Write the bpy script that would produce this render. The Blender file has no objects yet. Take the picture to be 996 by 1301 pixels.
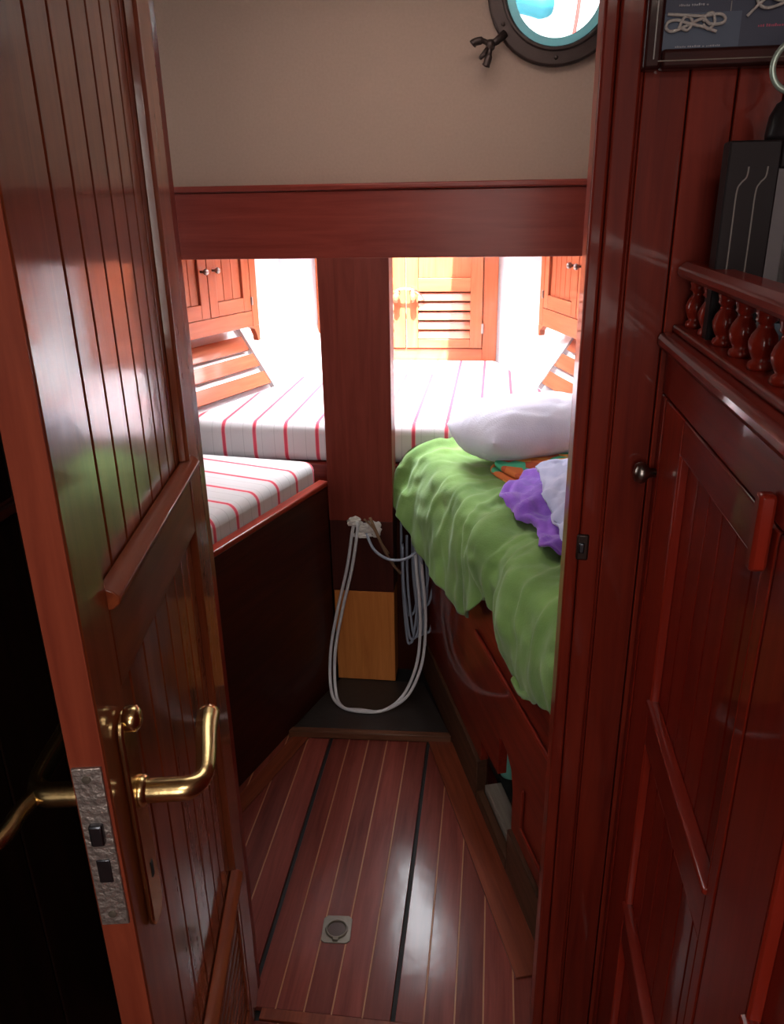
import bpy, bmesh, math, random
from math import sin, cos, pi, radians, sqrt
from mathutils import Vector, Matrix, noise
random.seed(4)
S = bpy.context.scene
COL = S.collection
R = radians

# ------------------------------------------------------------------ helpers
class MB:
    def __init__(s): s.v = []; s.f = []
    def add(s, vs, fs):
        o = len(s.v); s.v += [tuple(p) for p in vs]; s.f += [tuple(i + o for i in f) for f in fs]; return s
    def bx(s, x0, x1, y0, y1, z0, z1, M=None):
        vs = [(x, y, z) for x in (x0, x1) for y in (y0, y1) for z in (z0, z1)]
        if M is not None: vs = [M @ Vector(p) for p in vs]
        return s.add(vs, [(0,1,3,2),(4,6,7,5),(0,4,5,1),(2,3,7,6),(0,2,6,4),(1,5,7,3)])
    def prism(s, poly, fn, a, b):
        """poly: 2D outline; fn(u,v,w)->xyz ; extruded w from a to b"""
        n = len(poly)
        vs = [fn(u, v, a) for u, v in poly] + [fn(u, v, b) for u, v in poly]
        fs = [tuple(range(n)), tuple(range(2*n-1, n-1, -1))]
        fs += [(i, (i+1) % n, n + (i+1) % n, n + i) for i in range(n)]
        return s.add(vs, fs)
    def tube(s, pts, r, seg=8, closed=False, cap=True):
        pts = [Vector(p) for p in pts]; n = len(pts)
        rr = r if isinstance(r, (list, tuple)) else [r]*n
        vs = []; up = None
        for i, p in enumerate(pts):
            a = pts[(i-1) % n] if (closed or i > 0) else p
            b = pts[(i+1) % n] if (closed or i < n-1) else p
            t = (b - a).normalized()
            if up is None:
                up = Vector((0,0,1)) if abs(t.z) < .9 else Vector((1,0,0))
            sd = t.cross(up).normalized(); up = sd.cross(t).normalized()
            for k in range(seg):
                an = 2*pi*k/seg
                vs.append(p + (sd*cos(an) + up*sin(an))*rr[i])
        fs = []
        for i in range(n if closed else n-1):
            j = (i+1) % n
            for k in range(seg):
                l = (k+1) % seg
                fs.append((i*seg+k, i*seg+l, j*seg+l, j*seg+k))
        if not closed and cap:
            fs.append(tuple(range(seg-1, -1, -1))); fs.append(tuple((n-1)*seg+k for k in range(seg)))
        return s.add(vs, fs)
    def lathe(s, prof, c=(0,0,0), ax='z', seg=20, cap=True):
        c = Vector(c); vs = []
        for r, h in prof:
            for k in range(seg):
                a = 2*pi*k/seg; u, v = r*cos(a), r*sin(a)
                d = {'z': (u, v, h), 'x': (h, u, v), 'y': (u, h, v), '-y': (u, -h, v), '-x': (-h, u, v)}[ax]
                vs.append(c + Vector(d))
        n = len(prof); fs = []
        for i in range(n-1):
            for k in range(seg):
                l = (k+1) % seg
                fs.append((i*seg+k, i*seg+l, (i+1)*seg+l, (i+1)*seg+k))
        if cap:
            fs.append(tuple(range(seg-1, -1, -1))); fs.append(tuple((n-1)*seg+k for k in range(seg)))
        return s.add(vs, fs)
    def ring(s, c, r0, r1, y0, y1, seg=56):
        """flat annulus solid about the Y axis"""
        vs = []
        for k in range(seg):
            a = 2*pi*k/seg
            for r, y in ((r0, y0), (r1, y0), (r1, y1), (r0, y1)):
                vs.append((c[0]+r*cos(a), y, c[2]+r*sin(a)))
        fs = []
        for k in range(seg):
            l = (k+1) % seg
            for q in range(4):
                fs.append((k*4+q, k*4+(q+1) % 4, l*4+(q+1) % 4, l*4+q))
        return s.add(vs, fs)
    def grid(s, G):
        n, m = len(G), len(G[0])
        return s.add([p for row in G for p in row],
                     [(i*m+j, i*m+j+1, (i+1)*m+j+1, (i+1)*m+j) for i in range(n-1) for j in range(m-1)])
    def build(s, name, mat, parent=None, bevel=0, bseg=2, smooth=False, solid=0, subsurf=0, offset=0, **tags):
        me = bpy.data.meshes.new(name); me.from_pydata(s.v, [], s.f)
        bm = bmesh.new(); bm.from_mesh(me)
        bmesh.ops.recalc_face_normals(bm, faces=bm.faces); bm.to_mesh(me); bm.free()
        o = bpy.data.objects.new(name, me); COL.objects.link(o)
        me.materials.append(mat)
        if parent: o.parent = parent
        if solid:
            m = o.modifiers.new('thick', 'SOLIDIFY'); m.thickness = solid; m.offset = offset
        if subsurf:
            m = o.modifiers.new('sub', 'SUBSURF'); m.levels = m.render_levels = subsurf
        if bevel:
            m = o.modifiers.new('bev', 'BEVEL'); m.width = bevel; m.segments = bseg
            m.limit_method = 'ANGLE'; m.angle_limit = R(40)
        if smooth or bevel:
            for p in me.polygons: p.use_smooth = True
            if bevel and not smooth:
                try: me.set_sharp_from_angle(angle=R(35))
                except Exception: pass
        tag(o, **tags)
        return o

def tag(o, label=None, cat=None, group=None, kind=None):
    if label: o['label'] = label
    if cat: o['category'] = cat
    if group: o['group'] = group
    if kind: o['kind'] = kind
    return o
def empty(name, loc, rz=0, **t):
    o = bpy.data.objects.new(name, None); COL.objects.link(o)
    o.empty_display_size = .05
    o.location = loc; o.rotation_euler = (0, 0, rz); return tag(o, **t)
def dup(o, parent=None):
    c = o.copy(); COL.objects.link(c)
    if parent: c.parent = parent
    for ch in list(o.children): dup(ch, c)
    return c
def smooth_path(pts, n=8, closed=False):
    P = [Vector(p) for p in pts]; out = []; m = len(P)
    for i in range(m if closed else m-1):
        if closed: a, b, c, d = P[(i-1) % m], P[i], P[(i+1) % m], P[(i+2) % m]
        else: a, b, c, d = P[max(i-1, 0)], P[i], P[i+1], P[min(i+2, m-1)]
        for k in range(n):
            t = k/n
            out.append(.5*((2*b) + (c-a)*t + (2*a-5*b+4*c-d)*t*t + (3*b-a-3*c+d)*t**3))
    if not closed: out.append(P[-1])
    return out
def interp(x, tab):
    """smooth (Catmull style) interpolation in a table of (x, values)"""
    if x <= tab[0][0]: return tab[0][1]
    if x >= tab[-1][0]: return tab[-1][1]
    for i in range(len(tab)-1):
        if tab[i][0] <= x <= tab[i+1][0]:
            t = (x-tab[i][0])/(tab[i+1][0]-tab[i][0]); t = t*t*(3-2*t)
            return tuple(p*(1-t)+q*t for p, q in zip(tab[i][1], tab[i+1][1]))

# ------------------------------------------------------------------ materials
def new_mat(name):
    m = bpy.data.materials.new(name); m.use_nodes = True
    nt = m.node_tree; return m, nt, nt.nodes['Principled BSDF']
def inp(b, **k):
    for n, v in k.items():
        b.inputs[n.replace('_', ' ')].default_value = v
def plain(name, col, rough=.5, metal=0, coat=0, bump=0, bscale=60, emis=None, es=0, spec=.5):
    m, nt, b = new_mat(name)
    inp(b, Base_Color=(*col, 1), Roughness=rough, Metallic=metal, Coat_Weight=coat, Coat_Roughness=.1)
    b.inputs['Specular IOR Level'].default_value = spec
    tc = nt.nodes.new('ShaderNodeTexCoord')
    nz = nt.nodes.new('ShaderNodeTexNoise'); nz.inputs['Scale'].default_value = bscale; nz.inputs['Detail'].default_value = 4
    nt.links.new(tc.outputs['Object'], nz.inputs['Vector'])
    mx = nt.nodes.new('ShaderNodeMix'); mx.data_type = 'RGBA'; mx.blend_type = 'MULTIPLY'
    mx.inputs[0].default_value = .18
    mx.inputs[6].default_value = (*col, 1); nt.links.new(nz.outputs['Fac'], mx.inputs[7])
    nt.links.new(mx.outputs[2], b.inputs['Base Color'])
    if bump:
        bp = nt.nodes.new('ShaderNodeBump'); bp.inputs['Strength'].default_value = bump; bp.inputs['Distance'].default_value = .004
        nt.links.new(nz.outputs['Fac'], bp.inputs['Height']); nt.links.new(bp.outputs['Normal'], b.inputs['Normal'])
    if emis:
        b.inputs['Emission Color'].default_value = (*emis, 1); b.inputs['Emission Strength'].default_value = es
    return m
def wood(name, dark, light, axis='z', rough=.4, coat=.42, coatr=.07, bump=.06, vary=.35, scale=1.0, wavy=0, cior=1.5):
    m, nt, b = new_mat(name)
    N, L = nt.nodes.new, nt.links.new
    tc = N('ShaderNodeTexCoord'); mp = N('ShaderNodeMapping')
    st = {'x': (3, 45, 45), 'y': (45, 3, 45), 'z': (45, 45, 3)}[axis]
    mp.inputs['Scale'].default_value = tuple(q*scale for q in st)
    L(tc.outputs['Object'], mp.inputs['Vector'])
    geo = N('ShaderNodeNewGeometry')
    off = N('ShaderNodeVectorMath'); off.operation = 'MULTIPLY_ADD'
    cmb = N('ShaderNodeCombineXYZ')
    for i in range(3): L(geo.outputs['Random Per Island'], cmb.inputs[i])
    off.inputs[1].default_value = (37, 53, 41); L(cmb.outputs[0], off.inputs[0]); L(mp.outputs[0], off.inputs[2])
    nz = N('ShaderNodeTexNoise'); nz.inputs['Detail'].default_value = 6; nz.inputs['Roughness'].default_value = .6
    nz.inputs['Scale'].default_value = 1; nz.inputs['Distortion'].default_value = .6
    L(off.outputs[0], nz.inputs['Vector'])
    rp = N('ShaderNodeValToRGB'); rp.color_ramp.elements[0].position = .3; rp.color_ramp.elements[1].position = .72
    rp.color_ramp.elements[0].color = (*dark, 1); rp.color_ramp.elements[1].color = (*light, 1)
    L(nz.outputs['Fac'], rp.inputs[0])
    hs = N('ShaderNodeHueSaturation')
    mr = N('ShaderNodeMapRange'); mr.inputs[3].default_value = 1-vary; mr.inputs[4].default_value = 1+vary
    L(geo.outputs['Random Per Island'], mr.inputs[0]); L(mr.outputs[0], hs.inputs['Value'])
    L(rp.outputs[0], hs.inputs['Color']); L(hs.outputs[0], b.inputs['Base Color'])
    inp(b, Roughness=rough, Coat_Weight=coat, Coat_Roughness=coatr, Coat_IOR=cior)
    b.inputs['Specular IOR Level'].default_value = .1
    bp = N('ShaderNodeBump'); bp.inputs['Strength'].default_value = bump; bp.inputs['Distance'].default_value = .002
    L(nz.outputs['Fac'], bp.inputs['Height']); L(bp.outputs['Normal'], b.inputs['Normal'])
    # brushed-varnish waviness on the coat
    n2 = N('ShaderNodeTexNoise'); n2.inputs['Scale'].default_value = 28; n2.inputs['Detail'].default_value = 2
    L(tc.outputs['Object'], n2.inputs['Vector'])
    b2 = N('ShaderNodeBump'); b2.inputs['Strength'].default_value = .05 + wavy; b2.inputs['Distance'].default_value = .003
    L(n2.outputs['Fac'], b2.inputs['Height']); L(b2.outputs['Normal'], b.inputs['Coat Normal'])
    return m
def striped(name, axis, period, off, base=(.50, .465, .475)):
    m, nt, b = new_mat(name); N, L = nt.nodes.new, nt.links.new
    tc = N('ShaderNodeTexCoord'); sp = N('ShaderNodeSeparateXYZ'); L(tc.outputs['Object'], sp.inputs[0])
    a = N('ShaderNodeMath'); a.operation = 'SUBTRACT'; L(sp.outputs['XYZ'.index(axis)], a.inputs[0]); a.inputs[1].default_value = off - period*20.5
    d = N('ShaderNodeMath'); d.operation = 'DIVIDE'; L(a.outputs[0], d.inputs[0]); d.inputs[1].default_value = period
    fr = N('ShaderNodeMath'); fr.operation = 'FRACT'; L(d.outputs[0], fr.inputs[0])
    rp = N('ShaderNodeValToRGB'); cr = rp.color_ramp; cr.interpolation = 'CONSTANT'
    red = (.52, .06, .09); pink = (.66, .32, .33); gry = (.38, .36, .36)
    stops = [(0, base), (.12, gry), (.138, base), (.425, pink), (.445, red), (.54, pink), (.565, base), (.72, gry), (.738, base)]
    cr.elements[0].position = 0; cr.elements[0].color = (*base, 1); cr.elements[1].position = stops[1][0]; cr.elements[1].color = (*stops[1][1], 1)
    for p, c in stops[2:]:
        e = cr.elements.new(p); e.color = (*c, 1)
    L(fr.outputs[0], rp.inputs[0]); L(rp.outputs[0], b.inputs['Base Color'])
    inp(b, Roughness=.9); b.inputs['Specular IOR Level'].default_value = .2
    nz = N('ShaderNodeTexNoise'); nz.inputs['Scale'].default_value = 400; L(tc.outputs['Object'], nz.inputs['Vector'])
    n2 = N('ShaderNodeTexNoise'); n2.inputs['Scale'].default_value = 9; L(tc.outputs['Object'], n2.inputs['Vector'])
    ad = N('ShaderNodeMath'); ad.operation = 'MULTIPLY_ADD'; L(n2.outputs['Fac'], ad.inputs[0]); ad.inputs[1].default_value = 8; L(nz.outputs['Fac'], ad.inputs[2])
    bp = N('ShaderNodeBump'); bp.inputs['Strength'].default_value = .25; bp.inputs['Distance'].default_value = .002
    L(ad.outputs[0], bp.inputs['Height']); L(bp.outputs['Normal'], b.inputs['Normal'])
    return m
def cloth(name, c0, c1, scale=14, bump=.35, sheen=.3):
    m, nt, b = new_mat(name); N, L = nt.nodes.new, nt.links.new
    tc = N('ShaderNodeTexCoord')
    nz = N('ShaderNodeTexNoise'); nz.inputs['Scale'].default_value = scale; nz.inputs['Detail'].default_value = 5
    L(tc.outputs['Object'], nz.inputs['Vector'])
    rp = N('ShaderNodeValToRGB'); rp.color_ramp.elements[0].position = .35; rp.color_ramp.elements[1].position = .68
    rp.color_ramp.elements[0].color = (*c0, 1); rp.color_ramp.elements[1].color = (*c1, 1)
    L(nz.outputs['Fac'], rp.inputs[0]); L(rp.outputs[0], b.inputs['Base Color'])
    inp(b, Roughness=.95, Sheen_Weight=sheen, Sheen_Roughness=.5); b.inputs['Specular IOR Level'].default_value = .1
    n2 = N('ShaderNodeTexNoise'); n2.inputs['Scale'].default_value = 260; n2.inputs['Detail'].default_value = 2
    L(tc.outputs['Object'], n2.inputs['Vector'])
    bp = N('ShaderNodeBump'); bp.inputs['Strength'].default_value = bump; bp.inputs['Distance'].default_value = .002
    L(n2.outputs['Fac'], bp.inputs['Height']); L(bp.outputs['Normal'], b.inputs['Normal'])
    return m

MAH_D, MAH_L = (.115, .0095, .0050), (.225, .0235, .0110)
M = {}
M['mah_z'] = wood('varnished_mahogany_upright', MAH_D, MAH_L, 'z')
M['mah_x'] = wood('varnished_mahogany_across', MAH_D, MAH_L, 'x')
M['mah_y'] = wood('varnished_mahogany_along', MAH_D, MAH_L, 'y')
M['door_z'] = wood('door_mahogany', (.150, .028, .009), (.245, .056, .017), 'z', coatr=.10, vary=.12, wavy=.05, coat=1, cior=1.62)
M['door_y'] = wood('door_mahogany_rail', (.125, .022, .008), (.21, .045, .014), 'y', coatr=.10, vary=.12)
M['door_edge'] = wood('door_edge_mahogany', (.165, .027, .013), (.26, .052, .024), 'z', rough=.5, coat=.25, vary=.1)
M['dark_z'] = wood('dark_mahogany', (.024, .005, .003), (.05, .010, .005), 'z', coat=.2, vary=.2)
M['shade_dark_z'] = wood('shade_painted_panelling', (.006, .003, .002), (.014, .005, .003), 'z', coat=.1, vary=.2)  # shade behind the open door put into the plank colour
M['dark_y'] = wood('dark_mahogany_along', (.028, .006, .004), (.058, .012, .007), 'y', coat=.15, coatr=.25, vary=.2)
M['cab_z'] = wood('cabinet_mahogany', (.180, .0115, .0050), (.260, .0200, .0090), 'z', vary=.12, coatr=.06, cior=1.6)
M['cab_y'] = wood('cabinet_mahogany_rail', (.150, .0100, .0050), (.225, .0185, .0085), 'y', vary=.1, coatr=.06, cior=1.6)
M['beam'] = wood('beam_mahogany', (.150, .018, .012), (.215, .034, .022), 'x', coat=.3, coatr=.25)
M['post'] = wood('post_mahogany', (.125, .019, .013), (.195, .036, .024), 'z', coat=.2, coatr=.3)
M['post_dark'] = wood('post_dark_band', (.040, .010, .008), (.072, .017, .012), 'z', coat=.15, coatr=.3)  # middle section in a darker tone than the shaft
M['bare'] = wood('bare_orange_timber', (.40, .13, .028), (.58, .21, .055), 'z', coat=.05, rough=.6, vary=0)
M['orange_z'] = wood('light_mahogany', (.25, .056, .024), (.36, .095, .044), 'z', coat=.3, vary=.12)
M['orange_y'] = wood('light_mahogany_along', (.25, .056, .024), (.36, .095, .044), 'y', coat=.3, vary=.12)
M['orange_x'] = wood('light_mahogany_across', (.25, .056, .024), (.36, .095, .044), 'x', coat=.3, vary=.12)
M['sole'] = wood('cabin_sole_planks', (.095, .015, .011), (.185, .038, .026), 'y', rough=.5, coat=.26, coatr=.16, vary=.25, bump=.1, wavy=.08)
M['sole_edge'] = wood('cabin_sole_margin', (.10, .018, .009), (.19, .042, .018), 'y', rough=.4, coat=.6, coatr=.16, vary=.1)
M['seam'] = plain('sole_caulk', (.30, .11, .035), .55)
M['black'] = plain('black_gap', (.006, .005, .005), .8)
M['grey_plank'] = wood('worn_grey_plank', (.10, .075, .06), (.24, .20, .17), 'y', coat=0, rough=.8)
M['plinth'] = wood('berth_plinth', (.045, .018, .010), (.085, .036, .020), 'y', coat=.1, rough=.6)
M['step'] = plain('blackened_step', (.018, .013, .011), .5, coat=.2, bump=.5, bscale=22)
M['step_edge'] = wood('worn_step_edge', (.07, .026, .014), (.15, .06, .032), 'x', coat=.1, rough=.55)
M['white'] = plain('white_paint', (.84, .85, .87), .55, bscale=6, bump=.1)
M['beige'] = plain('beige_lining', (.31, .200, .152), .85, bump=.15, bscale=140)
M['cream'] = plain('cream_headlining', (.62, .52, .42), .8)
M['brass'] = plain('polished_brass', (.68, .48, .22), .24, metal=1, bump=.15, bscale=35)
M['brass_dull'] = plain('tarnished_brass', (.15, .125, .10), .5, metal=.6, bump=.4, bscale=60)
M['bronze'] = plain('dark_bronze', (.042, .023, .019), .45, metal=.6, bump=.2, bscale=50)
M['steel'] = plain('pitted_steel', (.42, .36, .33), .5, metal=.9, bump=.8, bscale=120)
M['steel_dark'] = plain('dark_steel', (.12, .13, .15), .35, metal=1)
M['knob_m'] = plain('pewter_knob', (.32, .28, .26), .3, metal=1)
M['green_ring'] = plain('verdigris_brass', (.42, .52, .44), .35, metal=.5)
M['teal'] = plain('porthole_tube_paint', (.55, .76, .78), .35, coat=.3)
mm, nt, b = new_mat('milky_glass_edge'); tr_ = nt.nodes.new('ShaderNodeBsdfTranslucent'); tr_.inputs[0].default_value = (.40, .56, .56, 1)
mxs = nt.nodes.new('ShaderNodeMixShader'); mxs.inputs[0].default_value = .7; inp(b, Base_Color=(.3, .42, .43, 1), Roughness=.2)
nt.links.new(b.outputs[0], mxs.inputs[1]); nt.links.new(tr_.outputs[0], mxs.inputs[2]); nt.links.new(mxs.outputs[0], nt.nodes['Material Output'].inputs[0])
M['milky'] = mm
M['cable'] = plain('white_cable_sheath', (.62, .60, .63), .45)
M['cable_g'] = plain('grey_cable_sheath', (.28, .31, .39), .5)
M['plaster'] = plain('flaking_filler', (.60, .55, .53), .9, bump=.6, bscale=90)
M['twig'] = plain('frayed_brown_cord', (.20, .11, .06), .8, bump=.5, bscale=100)
M['str_left'] = striped('striped_ticking_crosswise', 'Y', .0975, .028)
M['str_far'] = striped('striped_ticking_lengthwise', 'X', .1, -.833)
M['green'] = cloth('green_terry', (.112, .195, .056), (.180, .305, .090), 8, sheen=.16)
M['purple'] = cloth('purple_cotton', (.15, .050, .36), (.27, .105, .52), 18)
M['lilac'] = cloth('pale_lilac_cotton', (.38, .39, .58), (.50, .50, .68), 20)
M['pillow'] = cloth('white_pillowcase', (.66, .63, .76), (.76, .73, .84), 8, sheen=.1)
M['multi'] = None
M['box_dark'] = plain('near_black_lacquer', (.014, .010, .011), .45, coat=.08, spec=.15)
M['pin'] = plain('pale_inlay_line', (.26, .23, .21), .4)
M['grey_mat'] = plain('grey_mount', (.16, .14, .145), .6, spec=.2)
M['dark_glass'] = plain('dark_glass', (.006, .010, .010), .06, coat=.5)
M['blue_cloth'] = plain('blue_grey_cover', (.22, .31, .40), .7)
M['frame_dark'] = wood('dark_picture_frame', (.020, .006, .006), (.042, .011, .009), 'x', coat=.6, vary=.05)
M['navy'] = plain('navy_backing', (.045, .050, .085), .6)
M['navy_card'] = plain('blue_card', (.080, .100, .150), .6)
M['rope'] = plain('pale_rope', (.50, .45, .42), .8, bump=.6, bscale=250)
M['ink'] = plain('pale_lettering', (.36, .35, .38), .7)
M['ink_red'] = plain('red_lettering', (.45, .08, .14), .7)
M['bottle'] = plain('sea_green_plastic', (.22, .60, .50), .35, coat=.3)
M['turq'] = plain('turquoise_tarpaulin', (.005, .10, .13), .7)
M['canvas'] = plain('grey_canvas', (.16, .15, .15), .8)
M['redrope'] = plain('red_cord', (.32, .018, .014), .7)
mm, nt, b = new_mat('window_glass')
inp(b, Base_Color=(.86, .98, 1, 1), Roughness=.02, IOR=1.1); b.inputs['Transmission Weight'].default_value = 1
M['glass'] = mm
# patterned blanket: big blobs of orange, green, red
mm, nt, b = new_mat('patterned_blanket'); tc = nt.nodes.new('ShaderNodeTexCoord')
vz = nt.nodes.new('ShaderNodeTexVoronoi'); vz.inputs['Scale'].default_value = 22
nt.links.new(tc.outputs['Object'], vz.inputs['Vector'])
sx = nt.nodes.new('ShaderNodeSeparateColor'); nt.links.new(vz.outputs['Color'], sx.inputs[0])
rp = nt.nodes.new('ShaderNodeValToRGB'); rp.color_ramp.interpolation = 'CONSTANT'
cs = [(0, (.55, .13, .03)), (.3, (.42, .07, .02)), (.45, (.70, .30, .05)), (.62, (.05, .36, .20)), (.8, (.55, .16, .03))]
rp.color_ramp.elements[0].color = (*cs[0][1], 1); rp.color_ramp.elements[1].position = cs[1][0]; rp.color_ramp.elements[1].color = (*cs[1][1], 1)
for p, c in cs[2:]:
    e = rp.color_ramp.elements.new(p); e.color = (*c, 1)
nt.links.new(sx.outputs[0], rp.inputs[0]); nt.links.new(rp.outputs[0], b.inputs['Base Color']); inp(b, Roughness=.9)
M['multi'] = mm

STR = dict(kind='structure')
# ================================================================== THE SHELL
YB = 1.06                                   # aft face of the door bulkhead
# ---- floor: three lift-out panels of narrow planks, in one sole
fl = empty('floor', (0, 0, 0), label='glossy red-brown plank cabin floor running forward between the two berths', cat='floor', **STR)
MB().bx(-1.5, 1.2, -1.6, 3.45, -.06, -.012).build('subfloor', M['black'], fl)
def plank_panel(xs, y0, y1, name):
    m, q = MB(), MB()
    for a, c in zip(xs[:-1], xs[1:]):
        m.bx(a+.0015, c-.0015, y0, y1, -.012, 0)
    for c in xs[1:-1]: q.bx(c-.0016, c+.0016, y0, y1, -.010, -.0004)
    o = m.build(name, M['sole'], fl, bevel=.0008, bseg=1)
    q.build('seam_strips', M['seam'], o)
plank_panel([-.70, -.64, -.58, -.518, -.452], 1.062, 2.0, 'floor_panel')
plank_panel([-.444, -.393, -.335, -.279, -.217, -.160], 1.062, 2.0, 'floor_panel')
plank_panel([-.153, -.096, -.036, .020, .080, .14, .20, .26], 1.062, 2.0, 'floor_panel')
plank_panel([-.70+.064*i for i in range(31)], -1.6, 1.034, 'saloon_floor_panel')
MB().bx(-1.5, 1.2, 2.0, 3.45, -.012, -.004).build('floor_underlay', M['black'], fl)
# margin boards lying along the two berth fronts
mg = MB(); mg.bx(.018, .066, -.68, .22, 0, .004)
o = mg.build('margin_board', M['sole_edge'], fl, bevel=.001); o.location = (-.622, 1.794, 0); o.rotation_euler = (0, 0, R(-18))
mg = MB(); mg.bx(-.078, -.008, -.22, .60, 0, .005)
o = mg.build('margin_board', M['sole_edge'], fl, bevel=.001); o.location = (.092, 1.413, 0); o.rotation_euler = (0, 0, R(18))
MB().bx(-.42, .12, 1.036, 1.060, -.012, .003).build('threshold_strip', M['sole_edge'], fl, bevel=.001)

# ---- door bulkhead (left part, right part of vertical planks, header)
wb = empty('wall_bulkhead', (0, YB, 0), label='dark red varnished plank bulkhead to the right of the doorway', cat='wall', **STR)
m = MB()
xs = [.155, .1625, .215, .268, .321, .374, .427, .48, .54, .60, .66]
for a, c in zip(xs[:-1], xs[1:]): m.bx(a+.001, c-.001, 0, .018, 0, 2.1)
m.build('plank', M['mah_z'], wb, bevel=.0016, bseg=2)
MB().bx(.125, 1.2, .018, .05, 0, 2.1).build('backing', M['black'], wb)
m = MB()
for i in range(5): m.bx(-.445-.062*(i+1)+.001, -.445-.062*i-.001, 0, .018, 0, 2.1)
m.build('plank', M['shade_dark_z'], wb, bevel=.003)
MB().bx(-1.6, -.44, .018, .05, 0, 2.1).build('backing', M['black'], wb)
MB().bx(-.44, .125, 0, .05, 1.93, 2.1).build('header', M['mah_x'], wb, bevel=.003)
# door frame: jamb at the right, hinge jamb at the left
tr = empty('trim_1', (0, YB, 0), label='upright varnished door jamb on the right side of the doorway', cat='door frame', **STR)
MB().bx(.112, .130, -.006, .055, 0, 1.93).build('jamb_lining', M['mah_z'], tr, bevel=.004, bseg=3)
m = MB().bx(.1305, .158, -.009, .02, 0, 1.95)
m.build('architrave', M['mah_z'], tr, bevel=.003, bseg=3)
MB().bx(.1583, .1625, -.003, .02, 0, 1.95).build('quirk_bead', M['mah_z'], tr, bevel=.002)
sp = MB().bx(.126, .143, -.013, -.007, 1.018, 1.058).build('strike_plate', M['bronze'], tr, bevel=.003)
MB().bx(.129, .137, -.016, -.011, 1.030, 1.046).build('strike_lip', M['steel_dark'], sp, bevel=.002)
tl = MB().bx(-.470, -.438, YB-.012, YB+.055, 0, 1.95).build('trim_2', M['mah_z'], bevel=.003,
     label='door jamb on the hinge side behind the open door', cat='door frame', **STR)
# ---- saloon walls, ceiling
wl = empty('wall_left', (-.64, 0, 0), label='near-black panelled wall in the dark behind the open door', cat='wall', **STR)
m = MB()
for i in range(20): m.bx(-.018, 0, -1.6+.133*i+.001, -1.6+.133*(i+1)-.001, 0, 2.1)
m.build('plank', M['shade_dark_z'], wl, bevel=.003)
MB().bx(-.02, .012, -1.6, 1.055, 1.118, 1.138).build('chair_rail', M['dark_y'], wl, bevel=.004)
MB().bx(.36+.30, .38+.30, -1.6, 1.06, 0, 2.1).build('wall_right', M['mah_y'], label='varnished wood wall behind the shelf at the right', cat='wall', **STR)
MB().bx(-.66, -.40, -1.64, -1.6, 0, 2.1).bx(.30, .70, -1.64, -1.6, 0, 2.1).bx(-.40, .30, -1.64, -1.6, 0, .90).bx(-.40, .30, -1.64, -1.6, 2.0, 2.1).build('wall_back', M['mah_x'], label='wooden wall behind the viewer', cat='wall', **STR)
def ceiling(name, x0, x1, y0, y1, z, hx0, hx1, hy0, hy1, mat, lab):
    m = MB()
    m.bx(x0, hx0, y0, y1, z, z+.04).bx(hx1, x1, y0, y1, z, z+.04)
    m.bx(hx0, hx1, y0, hy0, z, z+.04).bx(hx0, hx1, hy1, y1, z, z+.04)
    return m.build(name, mat, label=lab, cat='ceiling', **STR)
ceiling('ceiling', -.66, .70, -1.64, 1.06, 2.1, -.20, .50, -1.1, -.35, M['cream'], 'saloon ceiling with an opening added for the fill light above the viewer')
ceiling('ceiling.001', -1.6, 1.2, 1.06, 2.26, 2.1, -.55, .15, 1.35, 1.95, M['cream'], 'ceiling over the bunk cabin with an opening added for the fill light')
MB().bx(-.60, .20, 1.30, 2.0, 2.20, 2.23).build('cabin_sun_block', M['white'], label='unseen cover added to keep sun out of the bunk cabin', cat='hatch', **STR)  # unseen opaque slab, added to stop sun entering the bunk cabin
MB().bx(-.44, .34, -1.70, -1.66, .86, 2.04).build('window_4', M['white'], label='closed frosted companionway panel behind the viewer', cat='hatch', **STR)
MB().bx(-.25, .55, -1.15, -.30, 2.20, 2.23).build('saloon_sun_block', M['white'], label='unseen cover added to block the sun above the viewer', cat='skylight', **STR)  # unseen opaque slab, added to keep sun and sky out of the saloon
ceiling('ceiling.002', -1.6, 1.2, 2.30, 3.46, 1.56, -.54, -.16, 2.42, 3.34, M['white'], 'low foredeck ceiling with an open hatch above the bunk')

# ---- beige front panel, beam, porthole
PC = (.13, 2.25, 1.972)
bpy_panel = MB()
n = 48; vs = []; 
X0, X1, Z0, Z1 = -1.6, 1.2, 1.52, 2.1
def rect_hit(a):
    dx, dz = cos(a), sin(a); t = 1e9
    if dx > 1e-6: t = min(t, (X1-PC[0])/dx)
    if dx < -1e-6: t = min(t, (X0-PC[0])/dx)
    if dz > 1e-6: t = min(t, (Z1+.06-PC[2])/dz)
    if dz < -1e-6: t = min(t, (Z0-PC[2])/dz)
    return PC[0]+dx*t, PC[2]+dz*t
angs = sorted(set([2*pi*k/n for k in range(n)] + [math.atan2(z-PC[2], x-PC[0]) % (2*pi) for x in (X0, X1) for z in (Z0, Z1+.06)]))
for a in angs:
    ox, oz = rect_hit(a); ix, iz = PC[0]+.140*cos(a), PC[2]+.140*sin(a)
    vs += [(ix, 2.25, iz), (ox, 2.25, oz), (ix, 2.30, iz), (ox, 2.30, oz)]
fs = []
for i in range(len(angs)):
    j = (i+1) % len(angs)
    fs += [(i*4, i*4+1, j*4+1, j*4), (i*4+2, j*4+2, j*4+3, i*4+3), (i*4, j*4, j*4+2, i*4+2)]
bpy_panel.add(vs, fs)
bpy_panel.build('wall_front', M['beige'], label='plain beige lined wall panel above the wooden beam', cat='wall', **STR)
bt = empty('trim_3', (0, 2.2, 0), label='heavy dark red wooden beam across the bunk cabin below the beige wall', cat='beam', **STR)
MB().bx(-1.45, 1.1, 0, .08, 1.360, 1.530).build('beam', M['beam'], bt, bevel=.003)
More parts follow.
